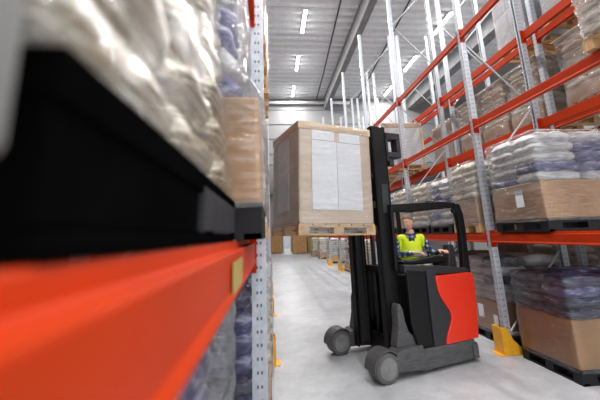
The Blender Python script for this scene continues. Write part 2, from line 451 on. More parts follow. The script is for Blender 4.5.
def pallet_mesh(kind, w, d):
    k = (kind, round(w,2), round(d,2))
    if k not in PAL:
        PAL[k] = (wood_pallet if kind == 'wood' else plastic_pallet)(w, d).mesh('pallet', M_wood if kind == 'wood' else M_blackp)
    return PAL[k]
def sack_mesh(seed, m, nu=26, nv=12):
    rnd = random.Random(seed); vs = []; fs = []; off = Vector((seed*7.3, seed*3.1, 0))
    def sg(c, e): return math.copysign(abs(c)**e, c)
    for i in range(nv+1):
        ph = -PI/2 + PI*i/nv
        for j in range(nu):
            th = 2*PI*j/nu
            cx = sg(math.cos(ph), .55)
            x = sg(math.cos(th), .42)*cx; y = sg(math.sin(th), .42)*cx; z = sg(math.sin(ph), .8)
            p = Vector((x*.5, y*.5, z*.5))
            edge = max(abs(x), abs(y)); p.z *= 1 - .45*edge**4
            q = Vector((x*1.6, y*1.6, z*.7)) + off
            n1 = noise.noise(q*1.3); n2 = noise.noise(q*3.2 + Vector((5,1,2)))
            p += Vector((x, y, 0))*(.03*n1 + .025*n2)
            p.z += .10*n1 + .07*n2 - .10*edge**3
            vs.append(p)
    for i in range(nv):
        for j in range(nu):
            q = (j+1) % nu; fs.append((i*nu+j, i*nu+q, (i+1)*nu+q, (i+1)*nu+j))
    b = MB(); b.add(vs, fs); return b.mesh('sack', m, True)
SK = {}
def sack(m):
    if m.name not in SK: SK[m.name] = [sack_mesh(i+1, m) for i in range(5)]
    return random.choice(SK[m.name])
def film_mesh(w, d, z0, z1, seed, mt, layers=0, zl=0, n=72, rough=.012, hang=0):
    vs = []; fs = []; nz = max(10, int((z1-z0)/.035)); off = Vector((seed*3.7, seed*1.9, seed))
    cr = .07
    def ring(t):
        # rounded rectangle param
        a = 2*PI*t; c, s_ = math.cos(a), math.sin(a)
        x = math.copysign(abs(c)**.13, c)*w/2; y = math.copysign(abs(s_)**.13, s_)*d/2; return x, y
    for i in range(nz+1):
        z = z0 + (z1-z0)*i/nz; k = 1
        for j in range(n):
            x, y = ring(j/n); q = Vector((x*2, y*2, z*5)) + off
            bul = 0
            if layers and z > zl:
                f = (z-zl)/(z1-zl)*layers; bul = .022*abs(math.sin(PI*f)) - .012
            dd = bul + rough*1.6*noise.noise(q) + rough*.9*noise.noise(q*2.6)
            r = math.hypot(x, y); f = 1 + dd/r
            vs.append((x*f, y*f, z + .01*noise.noise(q*1.7)))
    for i in range(nz):
        for j in range(n):
            q = (j+1) % n; fs.append((i*n+j, i*n+q, (i+1)*n+q, (i+1)*n+j))
    # top edge folded over
    o = nz*n; base = len(vs)
    for j in range(n):
        x, y, z = vs[o+j]; q = Vector((x*4, y*4, 3)) + off; vs.append((x*.86, y*.86, z + .02*noise.noise(q)+.012))
    for j in range(n):
        q = (j+1) % n; fs.append((o+j, o+q, base+q, base+j))
    b = MB(); b.add(vs, fs); return b.mesh('film', mt, True)
LOADN = [0]
def sack_load(label, x, y, z, w=1.15, d=.85, pal='black', sleeve=.45, nl=5, lh=.125, sm=None, fm=None, slm=None, paper=None, rot=0, group='sack loads', two=None, top=None, inset=0):
    """x = aisle-side face, y = near edge; load occupies x..x+w, y..y+d"""
    LOADN[0] += 1; sd = LOADN[0]
    t = thing('pallet_load', label, 'pallet load', (x+w/2, y+d/2, z), rot, group)
    kind = 'wood' if pal == 'wood' else 'black'
    link('pallet', pallet_mesh(kind, w, d), t); zp = .145 if kind == 'wood' else .15
    zt = zp
    if sleeve:
        ws, ds = w-.02, d-.02
        m = MB().box((-ws/2,-ds/2,zp),(ws/2,ds/2,zp+sleeve)); m.build('carton_sleeve', slm or M_kraft, t, bevel=.015); zt += sleeve
    for L in range(nl):
        nx, ny = (2, 2) if L % 2 == 0 else (3, 1) if d < .7 else (2, 2)
        shr = (1 - .015*L); sq = 1 - inset/w
        for i in range(nx):
            for j in range(ny):
                sx = w/nx*1.0; sy = d/ny*1.0
                o = link('sack', sack(sm if not two or random.random() < .6 else two), t)
                o.scale = (sx*shr*1.03*sq, sy*shr*1.03, lh*1.5)
                o.location = ((-w/2 + (i+.5)*sx)*shr*sq - inset/2 + random.uniform(-.012,.012), (-d/2+(j+.5)*sy)*shr + random.uniform(-.012,.012), zt + lh*(L+.5))
                o.rotation_euler = (random.uniform(-.03,.03), random.uniform(-.03,.03), random.uniform(-.04,.04) + (PI if random.random() < .5 else 0))
    H = zt + nl*lh
    if fm is not False:
        me = film_mesh(w+.035, d+.035, .125, H+.01, sd, fm or M_film, nl, zt)
        if inset:
            for q in me.vertices:
                k = min(1, max(0, (q.co.z-zt)/.12)); q.co.x = q.co.x*(1-k*inset/w) - k*inset/2
        link('stretch_film', me, t)
    if paper:
        for (px, py, pz, sy_, sz) in paper:
            pm = MB().box((-w/2-.004-.02, py-sy_/2, pz-sz/2), (-w/2-.021, py+sy_/2, pz+sz/2)); pm.build('paper_label', M_paper, t)
    if top: top(t, H)
    return t
def carton_load(label, x, y, z, w=1.15, d=.85, h=.9, pal='wood', cm=None, fm=None, lid=False, rows=3, group='carton loads', paper=False, rot=0):
    LOADN[0] += 1; sd = LOADN[0]
    t = thing('carton_load', label, 'pallet load', (x+w/2, y+d/2, z), rot, group)
    link('pallet', pallet_mesh('wood' if pal == 'wood' else 'black', w, d), t); zp = .145 if pal == 'wood' else .15
    cm = cm or M_kraft
    hh = h/rows
    if lid:
        MB().box((-w/2+.015,-d/2+.015,zp),(w/2-.015,d/2-.015,zp+h)).build('carton', cm, t, bevel=.01)
        MB().box((-w/2,-d/2,zp+h-.12),(w/2,d/2,zp+h+.012)).build('lid', M_lid, t, bevel=.008)
        for sx in (-1,1):
            for sy in (-1,1):
                xx = sx*(w/2-.02); yy = sy*(d/2-.02)
                MB().box((xx-.03,yy-.03,zp),(xx+.03,yy+.03,zp+h-.12)).build('corner_post', M_lid, t)
    else:
        for k in range(rows):
            for i in range(2):
                for j in range(2):
                    a = (-w/2+.01+i*(w/2-.01)+.003, -d/2+.01+j*(d/2-.01)+.003, zp+k*hh+.002)
                    MB().box(a, (a[0]+w/2-.016, a[1]+d/2-.016, a[2]+hh-.004)).build('carton', cm, t, bevel=.008)
    if paper: MB().box((-w/2-.024, -.12, zp+h*.55), (-w/2-.021, .1, zp+h*.8)).build('paper_label', M_paper, t)
    if fm is not False: link('stretch_film', film_mesh(w+.02, d+.02, .115, zp+h+.02, sd, fm or M_filml, 0, 0, rough=.006), t)
    return t

Z1, Z2, Z3 = LV[0]+.088, LV[1]+.088, LV[2]+.088
P1 = [(0, .28, .42, .12, .16)]
# right rack, floor
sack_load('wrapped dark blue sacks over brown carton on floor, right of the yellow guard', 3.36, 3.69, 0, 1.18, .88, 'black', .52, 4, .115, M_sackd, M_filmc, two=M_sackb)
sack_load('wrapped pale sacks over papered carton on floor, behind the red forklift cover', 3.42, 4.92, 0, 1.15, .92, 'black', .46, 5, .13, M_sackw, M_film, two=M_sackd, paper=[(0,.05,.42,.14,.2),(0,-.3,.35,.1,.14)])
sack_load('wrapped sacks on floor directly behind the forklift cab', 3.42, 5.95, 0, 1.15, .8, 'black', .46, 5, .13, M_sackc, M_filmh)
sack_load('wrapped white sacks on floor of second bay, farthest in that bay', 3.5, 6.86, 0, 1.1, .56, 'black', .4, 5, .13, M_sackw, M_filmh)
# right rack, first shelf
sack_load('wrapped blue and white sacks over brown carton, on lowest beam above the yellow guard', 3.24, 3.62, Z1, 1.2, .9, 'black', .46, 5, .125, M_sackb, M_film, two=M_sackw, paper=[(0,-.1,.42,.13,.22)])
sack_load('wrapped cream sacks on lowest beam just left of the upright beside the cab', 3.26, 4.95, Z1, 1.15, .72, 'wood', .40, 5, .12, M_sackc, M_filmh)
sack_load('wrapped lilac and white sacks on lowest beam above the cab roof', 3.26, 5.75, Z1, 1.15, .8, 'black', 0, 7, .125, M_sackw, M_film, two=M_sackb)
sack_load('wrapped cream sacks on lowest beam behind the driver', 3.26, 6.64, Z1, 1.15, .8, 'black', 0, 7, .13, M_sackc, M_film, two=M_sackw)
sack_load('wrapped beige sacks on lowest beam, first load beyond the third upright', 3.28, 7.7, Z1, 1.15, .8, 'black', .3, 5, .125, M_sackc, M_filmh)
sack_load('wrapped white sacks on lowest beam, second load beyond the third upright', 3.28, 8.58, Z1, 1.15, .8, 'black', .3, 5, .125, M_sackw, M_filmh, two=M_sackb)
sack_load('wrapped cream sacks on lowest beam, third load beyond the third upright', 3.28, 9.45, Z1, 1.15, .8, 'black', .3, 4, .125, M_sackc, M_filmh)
# second shelf
sack_load('tall wrapped cream sacks on middle beam at the top right picture edge', 3.2, 2.04, Z2, 1.15, .70, 'wood', 0, 8, .125, M_sackc, M_filmh)
carton_load('pale carton with cardboard corner posts on middle beam beside the mast top bracket', 3.28, 8.75, Z2, 1.15, .95, 1.22, 'wood', M_paper, M_filml, True)
carton_load('brown carton stack on middle beam beyond the fourth upright of right rack', 3.30, 10.6, Z2, 1.1, .9, .9, 'wood', M_kraftl, M_filml)
# rack behind
X2 = 4.72
sack_load('cream sacks on floor of the rear rack, seen past the brace beside the guard', X2, 4.95, 0, 1.05, .9, 'wood', .35, 7, .13, M_sackc, M_filmh)
carton_load('brown cartons on floor of the rear rack behind the crossed brace', X2, 5.95, 0, 1.05, 1.0, 1.3, 'wood', M_kraft, M_filml)
carton_load('brown cartons on floor of the rear rack behind the dark blue sacks', X2, 3.65, 0, 1.05, .9, 1.3, 'wood', M_kraftl, M_filml)
for i, (yy, mm, nm) in enumerate(((3.65,M_sackc,'nearest of four'),(4.88,M_tan,'second of four'),(5.79,M_sackc,'third of four'),(6.70,M_tan,'farthest of four'))):
    sack_load(f'beige wrapped sacks on lowest beam of the rear rack, {nm}', X2, yy, Z1, 1.05, .74, 'wood', .3, 6, .12, mm, M_filmh, group='rear rack sack loads')
sack_load('tan and white wrapped sacks on rear rack middle beam, nearest to camera', X2, 2.55, Z2, 1.05, .95, 'wood', 0, 7, .13, M_tan, M_filmh, two=M_sackc, group='rear rack sack loads')
for i, (yy, mm, nm) in enumerate(((3.72,M_tan,'just right of the second upright'),(4.92,M_sackc,'just left of the second upright'),(5.8,M_tan,'second left of the second upright'),(6.66,M_sackc,'third left of the second upright'))):
    sack_load(f'tan wrapped sacks under cardboard sheet, rear rack, {nm}', X2, yy, Z2, 1.05, .76, 'wood', .25, 7, .125, mm, M_filmh, two=M_tan, group='rear rack sack loads',
        top=lambda t, H: MB().box((-.54,-.43,H),(.54,.43,H+.012)).build('cover_sheet', M_kraftl, t))
carton_load('brown carton stack on middle beam of rear rack beyond the third upright', X2, 7.75, Z2, 1.05, 1.0, 1.0, 'wood', M_kraftl, M_filml)
carton_load('large white carton on rear rack top beam, left of the second upright', X2, 4.95, Z3, 1.05, .76, 1.5, 'wood', M_paper, M_filml, rows=2)
carton_load('large white carton on rear rack top beam, right of the second upright', X2, 3.45, Z3, 1.05, 1.15, 1.5, 'wood', M_paper, M_filml, rows=2)
# far floor loads along right side
for i, (xx, yy, sm_, fm_, nm) in enumerate(((3.45,11.6,M_sackc,M_filmh,'nearest the mast'),(3.42,14.7,M_sackd,M_filmh,'second from the mast'),(3.42,19.6,M_sackw,M_filmh,'third from the mast'),(3.40,23.6,M_sackc,M_filmh,'fourth from the mast'),(3.25,26.5,M_sackc,M_filmh,'farthest from the mast'))):
    t = sack_load(f'small distant wrapped sack load on floor under the raised pallet, {nm}', xx, yy, 0, 1.1, 1.1, 'wood', .3, 8, .125, M_sackc, fm_, two=sm_, group='distant floor loads', slm=M_yel if i in (2,) else M_kraft)
# far cartons
carton_load('orange-brown carton stack far down the aisle, nearest the left rack', -.1, 33.2, 0, 1.15, 1.2, 1.9, 'wood', M_kraft, False, rows=5)
carton_load('orange-brown carton stack in the middle at the aisle end', 1.62+.35, 31.2, 0, 1.35, 1.2, 1.9, 'wood', M_kraft, False, rows=5)
carton_load('wide low yellowish carton at the aisle end beside the distant sacks', 3.4, 31.6, 0, 2.3, 1.2, 1.25, 'wood', M_sticker, False, rows=2)
carton_load('tall carton stack at the aisle end right of the doorway', 3.5, 33.4, 0, 2.3, 1.2, 2.6, 'wood', M_kraft, False, rows=4)

# left rack (mirror: aisle face is the +x side)
ZL1 = LVL[0]+.088; ZL2 = LVL[1]+.088
def lx(face, w): return face - w
sack_load('wrapped dark blue sacks on floor under the near orange beam, closest to camera', lx(-.17,1.1), .55, 0, 1.1, .95, 'black', 0, 10, .135, M_sackb, M_filmc, group='left sack loads')
sack_load('wrapped dark blue sacks on floor just beyond the near left upright', lx(-.10,1.1), 2.36, 0, 1.1, .9, 'black', 0, 10, .135, M_sackb, M_filmc, two=M_sackd, group='left sack loads')
sack_load('wrapped tan sacks on floor of left rack, black pallet poking into the aisle', lx(-.02,1.1), 3.4, 0, 1.1, .9, 'black', .4, 7, .13, M_sackc, M_filmh, group='left sack loads')
sack_load('wrapped sacks on floor of left rack beyond the second left upright', lx(-.10,1.1), 5.2, 0, 1.1, .9, 'black', .4, 7, .13, M_sackc, M_filmh, group='left sack loads')
# load beyond the near one, still on the near beam
sack_load('blue and white wrapped sacks over brown carton, on near left beam beside the carried carton', lx(-.035,1.15), 1.37, ZL1, 1.15, .70, 'black', .48, 5, .13, M_sackw, M_film, two=M_sackb, group='left sack loads', inset=.10)
sack_load('wrapped white sacks on lowest left beam just beyond the near upright', lx(-.07,1.15), 2.36, ZL1, 1.15, .9, 'black', .4, 7, .13, M_sackw, M_filmh, group='left sack loads')
carton_load('wrapped cartons on lowest left beam, second load beyond the near upright', lx(-.03,1.15), 3.4, ZL1, 1.15, .9, 1.1, 'wood', M_kraftl, M_filmh)
carton_load('brown carton on timber pallet on middle left beam above the near upright', lx(-.03,1.15), 2.7, ZL2, 1.15, .9, 1.0, 'wood', M_kraft, M_filmh)
carton_load('brown carton on middle left beam, second load beyond the near upright', lx(-.01,1.15), 3.75, ZL2, 1.15, .9, 1.0, 'wood', M_kraft, M_filmh)
# the near load seen close-up
t = thing('pallet_load', 'close-up load of tan and white bags on black pallet, resting on near orange beam', 'pallet load', (-.137, .215, ZL1))
pb = MB().box((-1.1,.0,.105),(0,1.065,.147)).box((-1.1,0,0),(0,1.065,.02)).box((-1.1,0,.02),(-.004,.44,.105))  # fork openings filled solid, their shade given as black
for y0_, y1_ in ((.50,.60),(.95,1.065)): pb.box((-1.1,y0_,.02),(0,y1_,.105))
pb.box((-1.1,.6,.02),(-.02,.95,.105)); pb.build('pallet', M_jet, t, bevel=.004)
MB().box((-1.09,.47,.022),(.001,1.066,.125)).build('pallet_rim', M_rim, t, bevel=.008)
nm = []
for L in range(9):
    z0 = .147 + L*.135
    for j in range(3):
        for i in range(2):
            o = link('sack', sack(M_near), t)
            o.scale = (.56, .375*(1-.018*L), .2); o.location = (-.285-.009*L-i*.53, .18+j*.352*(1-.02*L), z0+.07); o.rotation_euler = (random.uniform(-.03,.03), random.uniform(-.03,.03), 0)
nf = film_mesh(1.1, 1.09, .0, 1.22, 91, film('streaked film', .01, .10, (12,1.2,12), gloss=.35), 9, 0)
for q in nf.vertices: q.co.x -= .06*q.co.z; q.co.y -= .11*q.co.z*(q.co.y+.54)
link('stretch_film', nf, t, loc=(-.555,.5325,.147))
tag(MB().box((-.62,.130,ZL1+.055),(-.139,.185,ZL1+.95)).build('dividing_sheet', M_grey, bevel=.01), 'blurred grey sheet standing beside the close-up pallet at the left picture edge', 'board')

# ------------------------------------------------------------------ reach truck
TO = Vector((1.1354, 4.6926, 0)); TR = math.radians(18)
T = thing('forklift', 'black and red reach truck raising a carton in the aisle', 'forklift', TO, TR)
def tp(name, mb, m, parent=None, bevel=.008, smooth=False): return mb.build(name, m, parent or T, smooth, bevel)
# legs and chassis
for sgn in (-1, 1):
    y0, y1 = (-.64,-.43) if sgn < 0 else (.43,.64)
    tp('support_leg', MB().prism([(.10,.10),(.55,.06),(.55,.34),(.2,.33),(.10,.27)], 'y', y0, y1), M_tgrey, bevel=.02)
    wl = tp('load_wheel', MB().lathe([(-.105,.12),(-.10,.155),(-.085,.168),(.085,.168),(.10,.155),(.105,.12)], 'y', (0, (y0+y1)/2, .168)), M_tyre, bevel=0, smooth=False)
    tp('hub', MB().lathe([(-.112,.05),(-.108,.118),(.108,.118),(.112,.05)], 'y', (0, (y0+y1)/2, .168)), M_hub, wl, 0)
    # wheel hood: arched strip over the wheel
    vs = []; fs = []; K = 12
    for i in range(K+1):
        a = math.radians(35 + 150*i/K)
        for rr in (.182, .196):
            for yy in (y0-.0, y1+.0): vs.append((rr*math.cos(a), yy, .168+rr*math.sin(a)))
    for i in range(K):
        a = i*4; b = a+4
        fs += [(a,a+1,b+1,b),(a+2,b+2,b+3,a+3),(a,b,b+2,a+2),(a+1,a+3,b+3,b+1)]
    fs += [(0,2,3,1),(K*4,K*4+1,K*4+3,K*4+2)]
    h = MB(); h.add(vs, fs); tp('wheel_hood', h, M_tgrey, bevel=0)
tp('chassis', MB().prism([(.5,-.63),(1.42,-.63),(1.50,-.55),(1.50,.55),(1.42,.63),(.5,.63)], 'z', .045, .285), M_tgrey, bevel=.02)
tp('bumper', MB().prism([(1.36,-.655),(1.45,-.655),(1.53,-.57),(1.53,.57),(1.45,.655),(1.36,.655)], 'z', .05, .22), M_tgrey, bevel=.015)
tp('drive_wheel', MB().lathe([(-.05,.1),(-.045,.16),(.045,.16),(.05,.1)], 'y', (1.2,0,.16)), M_tyre, bevel=0)
# mast
for sgn in (-1, 1):
    yc = sgn*.36
    c = [(.20,-.055),(.48,-.055),(.48,.055),(.20,.055),(.20,.03),(.445,.03),(.445,-.03),(.20,-.03)]
    c = [(.20, -.05),(.43,-.05),(.43,.05),(.20,.05)]
    o = MB()
    # C channel open towards the centre line
    out = yc + sgn*.05
    o.box((.20, min(out, out-sgn*.02), .12), (.44, max(out, out-sgn*.02), 3.23))
    o.box((.20, min(out, out-sgn*.10), .12), (.225, max(out, out-sgn*.10), 3.23))
    o.box((.415, min(out, out-sgn*.10), .12), (.44, max(out, out-sgn*.10), 3.23))
    tp('mast_rail', o, M_tblack, bevel=.004)
    i_ = MB(); inn = yc - sgn*.01
    i_.box((.25, min(inn, inn-sgn*.02), .16), (.39, max(inn, inn-sgn*.02), 3.2)).box((.25, min(inn, inn-sgn*.07), .16), (.27, max(inn, inn-sgn*.07), 3.2)).box((.37, min(inn, inn-sgn*.07), .16), (.39, max(inn, inn-sgn*.07), 3.2))
    tp('inner_mast_rail', i_, M_tblack2, bevel=.003)
    tp('lift_cylinder', MB().cyl((.50, sgn*.20, .3), (.50, sgn*.20, 1.9), .035, 14).cyl((.50, sgn*.20, 1.9), (.50, sgn*.20, 3.0), .022, 14), M_tblack2, bevel=0, smooth=True)
    ch = MB()
    for k in range(58): ch.box((.462-.008, sgn*.29-.012, .45+k*.045), (.462+.008, sgn*.29+.012, .45+k*.045+.036))
    tp('lift_chain', ch, M_chain, bevel=0)
    # cast foot of the mast on the leg
    ft = MB(); ys = (-.56,-.42) if sgn < 0 else (.42,.56)
    ft.prism([(.20,.33),(.70,.28),(.70,.42),(.47,.44),(.41,.50),(.37,.62),(.35,.76),(.32,.83),(.28,.83),(.26,.76),(.25,.55),(.22,.42)], 'y', *ys)
    tp('mast_foot', ft, M_tgrey, bevel=.02)
    # foot block bridging leg and mast
for z, hh in ((.14,.16),(1.15,.10),(2.1,.08),(3.05,.14)):
    tp('cross_member', MB().box((.405,-.31,z),(.455,.31,z+hh)), M_tblack, bevel=.006)
# bracket near the mast top, with a notch
for sgn in (-1, 1):
    b = MB(); y0, y1 = (-.42,-.28) if sgn < 0 else (.28,.42)
    b.box((.44,y0,2.72),(.475,y1,3.15)).box((.44,y0,3.05),(.70,y1,3.15)).box((.44,y0,2.78),(.70,y1,2.86)).box((.63,y0,2.86),(.70,y1,3.05)).box((.5,y0+.03,2.66),(.58,y1-.03,2.78))
    tp('mast_bracket', b, M_tblack2, bevel=.01)
tp('side_plate', MB().box((.29,-.418,1.98),(.40,-.411,2.38)), M_tblack2, bevel=.004)
tp('hose', MB().tube([(.52,-.1,3.0),(.56,-.1,2.2),(.55,-.1,1.4),(.52,-.1,.5)], .014, 8), M_tblack2, bevel=0, smooth=True)
# carriage and forks
FZ = 1.745
cg = MB()
for z in (1.72, 2.05): cg.box((.12,-.42,z),(.17,.42,z+.09))
for y in (-.30,-.10,.10,.30): cg.box((.125,y-.02,1.72),(.165,y+.02,2.5))
cg.box((.125,-.42,2.46),(.165,.42,2.52)); cg.box((.165,-.30,1.74),(.24,-.27,2.2)); cg.box((.165,.27,1.74),(.24,.30,2.2))
tp('fork_carriage', cg, M_tblack, bevel=.005)
for sgn in (-1, 1):
    y = sgn*.23
    tp('fork', MB().prism([(.12,FZ-.02),(.12,2.1),(.075,2.1),(.075,FZ+.024),(-.95,FZ+.048),(-.98,FZ+.044),(-.98,FZ+.034),(-.1,FZ-.016)], 'y', y-.05, y+.05), M_fork, bevel=.004)
# body
def wave(u0, z0, z1, n=14):
    pts = []
    for i in range(n+1):
        t_ = i/n; z = z0+(z1-z0)*t_
        u = u0 + .17*math.exp(-((t_-.40)/.24)**2) - .05*t_
        pts.append((u, z))
    return pts
wv = wave(.925, .285, 1.11)
for sgn in (-1, 1):
    y0, y1 = (-.62,-.56) if sgn < 0 else (.56,.62)
    rp = wv + [(.90,1.13),(1.50,1.13),(1.575,1.10),(1.565,.8),(1.535,.5),(1.51,.285)]
    tp('red_side_cover', MB().prism(rp, 'y', y0-.012, y1+.012), M_tred, bevel=.012)
    bp = [(.74,.285)] + [(u-.004, z) for u, z in wv] + [(.90,1.14),(.90,1.20),(.74,1.22)]
    tp('side_panel', MB().prism(bp, 'y', y0, y1), M_tblack2, bevel=.012)
    fp = [(.50,.30),(.73,.29),(.73,1.20),(.42,1.24),(.42,.60)]
    tp('battery_door', MB().prism(fp, 'y', y0+.012*(1 if sgn<0 else 0), y1-.012*(0 if sgn<0 else 1)), M_tblack, bevel=.015)
tp('front_bulkhead', MB().box((.52,-.56,.285),(.56,.56,1.15)), M_tblack, bevel=.006)
tp('red_rear_cover', MB().box((1.47,-.56,.29),(1.55,.56,1.10)), M_tred, bevel=.012)
tp('rear_console', MB().prism([(1.34,1.0),(1.52,1.0),(1.54,1.16),(1.53,1.50),(1.42,1.52),(1.37,1.2)], 'y', -.40, -.28), M_tblack2, bevel=.02)
tp('cab_floor', MB().box((.56,-.56,.42),(1.47,.56,.46)), M_tblack2, bevel=0)
tp('seat', MB().box((.72,-.16,.98),(1.26,.34,1.06)), M_tblack2, bevel=.03)
tp('seat_base', MB().box((.8,-.05,.46),(1.2,.3,.98)), M_tblack, bevel=.01)
tp('backrest', MB().prism([(.34,1.04),(.42,1.04),(.47,1.62),(.41,1.62)], 'x', .76, 1.22), M_tblack2, bevel=.03)
# dashboard ledge and armrest on near side
tp('sill', MB().prism([(.40,1.20),(1.0,1.14),(1.50,1.12),(1.54,1.14),(1.50,1.19),(1.0,1.25),(.40,1.30)], 'y', -.60,-.50), M_tblack2, bevel=.015)
arm = MB().prism([(.50,1.30),(.62,1.27),(1.20,1.27),(1.32,1.30),(1.32,1.34),(1.18,1.37),(.95,1.355),(.70,1.33),(.52,1.34)], 'y', -.46,-.27)
ar = tp('control_console', arm, M_tblack, bevel=.02)
tp('joystick', MB().tube([(1.05,-.36,1.355),(1.05,-.36,1.41)], .012, 8).lathe([(0,.012),(.01,.024),(.03,.024),(.04,.01)], 'z', (1.05,-.36,1.40), 12), M_blackp, ar, 0, True)
tp('console_pedestal', MB().box((1.16,-.44,.46),(1.30,-.30,1.28)), M_tblack, bevel=.01)
# steering wheel on pillar at the left
sw = MB()
ring = [(.68+.0, .0, 0)]
pts = [(.70+.13*math.cos(a), .16+.13*math.sin(a), 1.30+.03*math.sin(a)) for a in [2*PI*i/20 for i in range(21)]]
# overhead guard
gd = thing
gp = MB
near = -.47
tp('guard_front_post', gp().bar((.36,near,1.22),(.37,near,2.06),.045,.06,(0,1,0)), M_tblack, bevel=.01)
tp('guard_front_post', gp().bar((.40,.47,1.22),(.41,.47,2.06),.06,.08,(0,1,0)), M_tblack, bevel=.01)
tp('guard_rear_post', gp().prism([(1.54,1.10),(1.68,1.10),(1.70,1.75),(1.69,1.95),(1.64,2.10),(1.54,2.12),(1.54,2.02),(1.575,1.9),(1.585,1.7),(1.575,1.45)], 'y', near-.03, near+.05), M_tblack, bevel=.012)
tp('guard_rear_post', gp().bar((1.27,.46,1.10),(1.25,.46,2.06),.05,.07,(0,1,0)), M_tblack, bevel=.012)
roof = gp().prism([(.36,2.02),(.36,2.09),(.9,2.12),(1.3,2.135),(1.56,2.12),(1.56,2.04),(1.3,2.05),(.9,2.03)], 'y', near-.03, near+.04)
tp('guard_rail', roof, M_tblack, bevel=.01)
roof = gp().prism([(.36,2.02),(.36,2.09),(.9,2.12),(1.3,2.135),(1.56,2.12),(1.56,2.04),(1.3,2.05),(.9,2.03)], 'y', .43, .50)
tp('guard_rail', roof, M_tblack, bevel=.01)
for u in (.38, .62, .86, 1.10, 1.34, 1.58): tp('guard_bar', gp().box((u-.02,near+.03,2.05),(u+.02,.44,2.10)), M_tblack, bevel=.006)
tp('beacon_mount', MB().lathe([(0,.06),(.03,.055),(.045,.03)], 'z', (1.08,near,2.115), 16), M_tblack2, bevel=0)
tp('corner_lamp', MB().box((1.50,near-.02,1.97),(1.57,near+.03,2.03)), M_blackp, bevel=.008)

# carried load
LB = thing('carton_load', 'large shrink-wrapped carton with white paper panels, raised on the forklift forks', 'pallet load', TO, TR)
LZ = 1.69
pv = Matrix.Translation((.1,0,1.7))
LB.matrix_world = Matrix.Translation(TO) @ Matrix.Rotation(TR,4,'Z') @ pv @ Matrix.Rotation(.030,4,'Y') @ pv.inverted()
u0, u1, v0, v1 = -1.02, .065, -.51, .51
def rel(m): return m
wp = MB()
ym = (v0+v1)/2; um = (u0+u1)/2
for k in range(6):
    a = u0 + k*(u1-u0)/6 + .008; wp.box((a, v0, LZ+.118), (a+(u1-u0)/6-.016, v1, LZ+.14))
for y in (v0+.05, 0, v1-.05):
    wp.box((u0, y-.05, LZ+.096), (u1, y+.05, LZ+.118)); wp.box((u0, y-.05, LZ), (u1, y+.05, LZ+.022))
    for x in (u0+.07, um, u1-.07): wp.box((x-.07, y-.05, LZ+.022), (x+.07, y+.05, LZ+.096))
wp.build('pallet', M_wood, LB, bevel=.003)
e = .012
MB().box((u0+e, v0+e, LZ+.141), (u1-e, v1-e, 3.05)).build('carton', M_kraftl, LB, bevel=.012)
MB().box((u0, v0, 3.02), (u1, v1, 3.125)).build('lid', M_lid, LB, bevel=.012)
for (a, b_) in ((-.835, -.475), (-.47, -.11)):
    MB().box((a, v0-.001, 2.0), (b_, v0+.0115, 2.885)).build('paper_panel', M_paper, LB)
for (a, b_) in ((-.835, -.51), (-.44, -.115)):
    MB().box((a, v0-.003, 2.892), (b_, v0+.011, 3.019)).build('paper_panel', M_paper, LB)
MB().box((u0-.001, -.16, 2.0), (u0+.0115, .24, 2.98)).build('paper_panel', M_paper, LB)
fm = film_mesh(u1-u0+.02, v1-v0+.02, LZ+.02, 3.115, 77, film('load film', .02, .22, (1.5,1.5,8)), rough=.005)
link('stretch_film', fm, LB, loc=(um, ym, 0))

